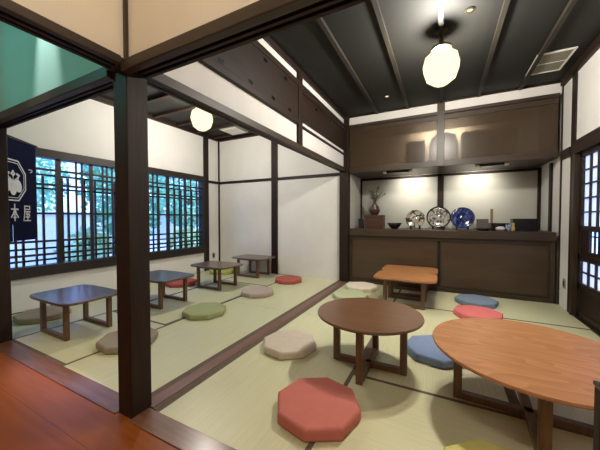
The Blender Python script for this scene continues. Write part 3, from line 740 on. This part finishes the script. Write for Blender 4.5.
# crest: double octagonal ring round a three leaved flower crest
def ring(bm, cx, cz, rx, rz, w):
    pts = [(cx + rx * math.cos(PI / 8 + PI / 4 * k), cz + rz * math.sin(PI / 8 + PI / 4 * k)) for k in range(8)]
    for k in range(8): stroke(bm, [pts[k], pts[(k + 1) % 8]], w)
bm = bmesh.new(); ring(bm, .385, 1.445, .20, .215, .013); ring(bm, .385, 1.445, .172, .187, .006)
def blob(cx, cz, rx, rz, rot=0, n=14):
    c, s = math.cos(rot), math.sin(rot)
    flat_poly(bm, [(cx + rx * math.cos(2 * PI * k / n) * c - rz * math.sin(2 * PI * k / n) * s, cz + rx * math.cos(2 * PI * k / n) * s + rz * math.sin(2 * PI * k / n) * c) for k in range(n)])
blob(.385, 1.37, .05, .075); blob(.316, 1.395, .052, .07, -.5); blob(.454, 1.395, .052, .07, .5)
for dx, dz in ((0, .09), (0, .125), (-.02, .105), (.02, .105), (-.07, .07), (-.085, .095), (-.06, .105), (.07, .07), (.085, .095), (.06, .105)):
    blob(.385 + dx, 1.405 + dz, .013, .014, 0, 8)
for dx in (-.07, 0, .07): stroke(bm, [(.385, 1.44), (.385 + dx, 1.40 + (.11 if dx == 0 else .08))], .005)
obj('crest', bm, 'print', t)

# ------------------------------------------------------------------ low dark stand at the right edge
t = thing('low_stand', 'slim dark wooden upright at the right edge, before the large round table', 'stand', (1.875, .16, 0))
boxes('upright', [(-.03, .03, -.02, .02, .02, .60)], 'postZ', t, .004); boxes('foot', [(-.03, .12, -.05, .05, 0, .02)], 'postX', t, .004); boxes('cap', [(-.032, .032, -.022, .022, .60, .612)], 'black', t, .002)

# ------------------------------------------------------------------ outside
structure('garden_ground', [(-16, -2.92, -8, 14, -.6, -.5), (2.95, 9, -6, 10, -.6, -.5)], 'garden')
tag(boxes('garden_wall', [(-8.2, -8.0, -6, 13, -.5, 1.15), (-8.25, -7.95, -6, 13, 1.15, 1.25)], 'gwall'), 'pale rendered garden wall seen through the lattice window', 'wall')
def tree(x, y, h, r, label, mat, n=2200, low=.3):
    rn = random.Random(int(x * 91 + y * 37))
    t = thing('garden_tree', label, 'tree', (x, y, -.5), 0, 'trees outside the lattice window')
    tb = bmesh.new(); tube(tb, [(0, 0, 0), (.05, .03, h * .4), (-.04, 0, h * .85)], [.09, .07, .03], 8); obj('trunk', tb, 'trunk', t)
    fb = bmesh.new()
    for k in range(n):
        a = rn.uniform(0, 2 * PI); q = rn.random() ** .5; zz = rn.uniform(-1, 1)
        p = Vector((r * q * math.cos(a) * math.sqrt(1 - zz * zz), r * q * math.sin(a) * math.sqrt(1 - zz * zz), h * (low + 1) / 2 + zz * h * (1 - low) / 2))
        u = Vector((rn.uniform(-1, 1), rn.uniform(-1, 1), rn.uniform(-1, 1))).normalized() * .17
        v = u.orthogonal().normalized() * .06
        fb.faces.new([fb.verts.new(p), fb.verts.new(p + u * .5 + v), fb.verts.new(p + u), fb.verts.new(p + u * .5 - v)])
    f = obj('foliage', fb, mat, t); return t
tree(-6.3, .6, 3.9, 1.0, 'bushy green tree outside the near end of the lattice window', 'foliage')
tree(-5.6, 3.4, 3.6, .95, 'green tree outside the middle of the lattice window', 'foliage')
tree(-6.8, 6.3, 4.2, 1.2, 'tall green tree outside, seen through the far window panes', 'foliage')
tree(-4.9, 2.2, 1.3, .55, 'low light green shrub outside the window', 'foliage2', 500, .1)
tree(-5.2, 4.9, 1.2, .55, 'low light green shrub at the foot of the far trees', 'foliage2', 500, .1)
tree(-10.2, 2.8, 5.0, 1.3, 'tall green tree behind the others beyond the garden wall', 'foliage')
tree(-7.0, 9.9, 4.6, 1.3, 'farthest green tree along the garden wall', 'foliage')

w = bpy.data.worlds.new('sky'); sc.world = w; w.use_nodes = True
bg = w.node_tree.nodes['Background']; bg.inputs['Color'].default_value = (.28, .45, 1.0, 1); bg.inputs['Strength'].default_value = 1.75

sd = bpy.data.lights.new('sun', 'SUN'); sd.energy = 1.3; sd.angle = math.radians(40); sd.color = (1.0, .97, .92)
so = bpy.data.objects.new('sun', sd); COL.objects.link(so); so.location = (8, 3, 5)
so.rotation_euler = (Vector((0, 2.6, 0)) - Vector((8, 3.4, 4.6))).to_track_quat('-Z', 'Y').to_euler()

# ------------------------------------------------------------------ corridor lamps
light('corridor_lamp', 'POINT', (1.5, -.95, 2.75), 15, (1, .93, .82), None, .08)
light('corridor_lamp', 'POINT', (-1.7, -2.3, 2.7), 4, (1, .86, .66), None, .08)
light('corridor_teal_lamp', 'SPOT', (-1.4, -1.3, 2.5), 9, (.0, .72, .70), None, .1, (-.9, .02, 2.3), 80, .6)
light('corridor_wall_washer', 'SPOT', (-.90, -.12, 3.08), 95, (1, .80, .80), None, .02, (-.90, .03, 1.9), 24, .9)

# ------------------------------------------------------------------ camera
cam = bpy.data.cameras.new('camera'); co = bpy.data.objects.new('camera', cam); COL.objects.link(co)
co.location = (1.459, -.885, 1.07); co.rotation_euler = (math.radians(90 - 1.463), math.radians(.015), math.radians(27.1))
cam.sensor_width = 36; cam.lens = 278.0 / 600 * 36; cam.clip_start = .02; cam.clip_end = 100
sc.camera = co
vs = sc.view_settings
vs.view_transform = 'Standard'; vs.look = 'None'; vs.exposure = 1.6; vs.gamma = 1.0; vs.use_curve_mapping = False
sc.cycles.use_denoising = True
sc.cycles.max_bounces = 10; sc.cycles.diffuse_bounces = 6; sc.cycles.transparent_max_bounces = 12
sc.cycles.sample_clamp_indirect = 6.0
sc.cycles.caustics_reflective = False; sc.cycles.caustics_refractive = False
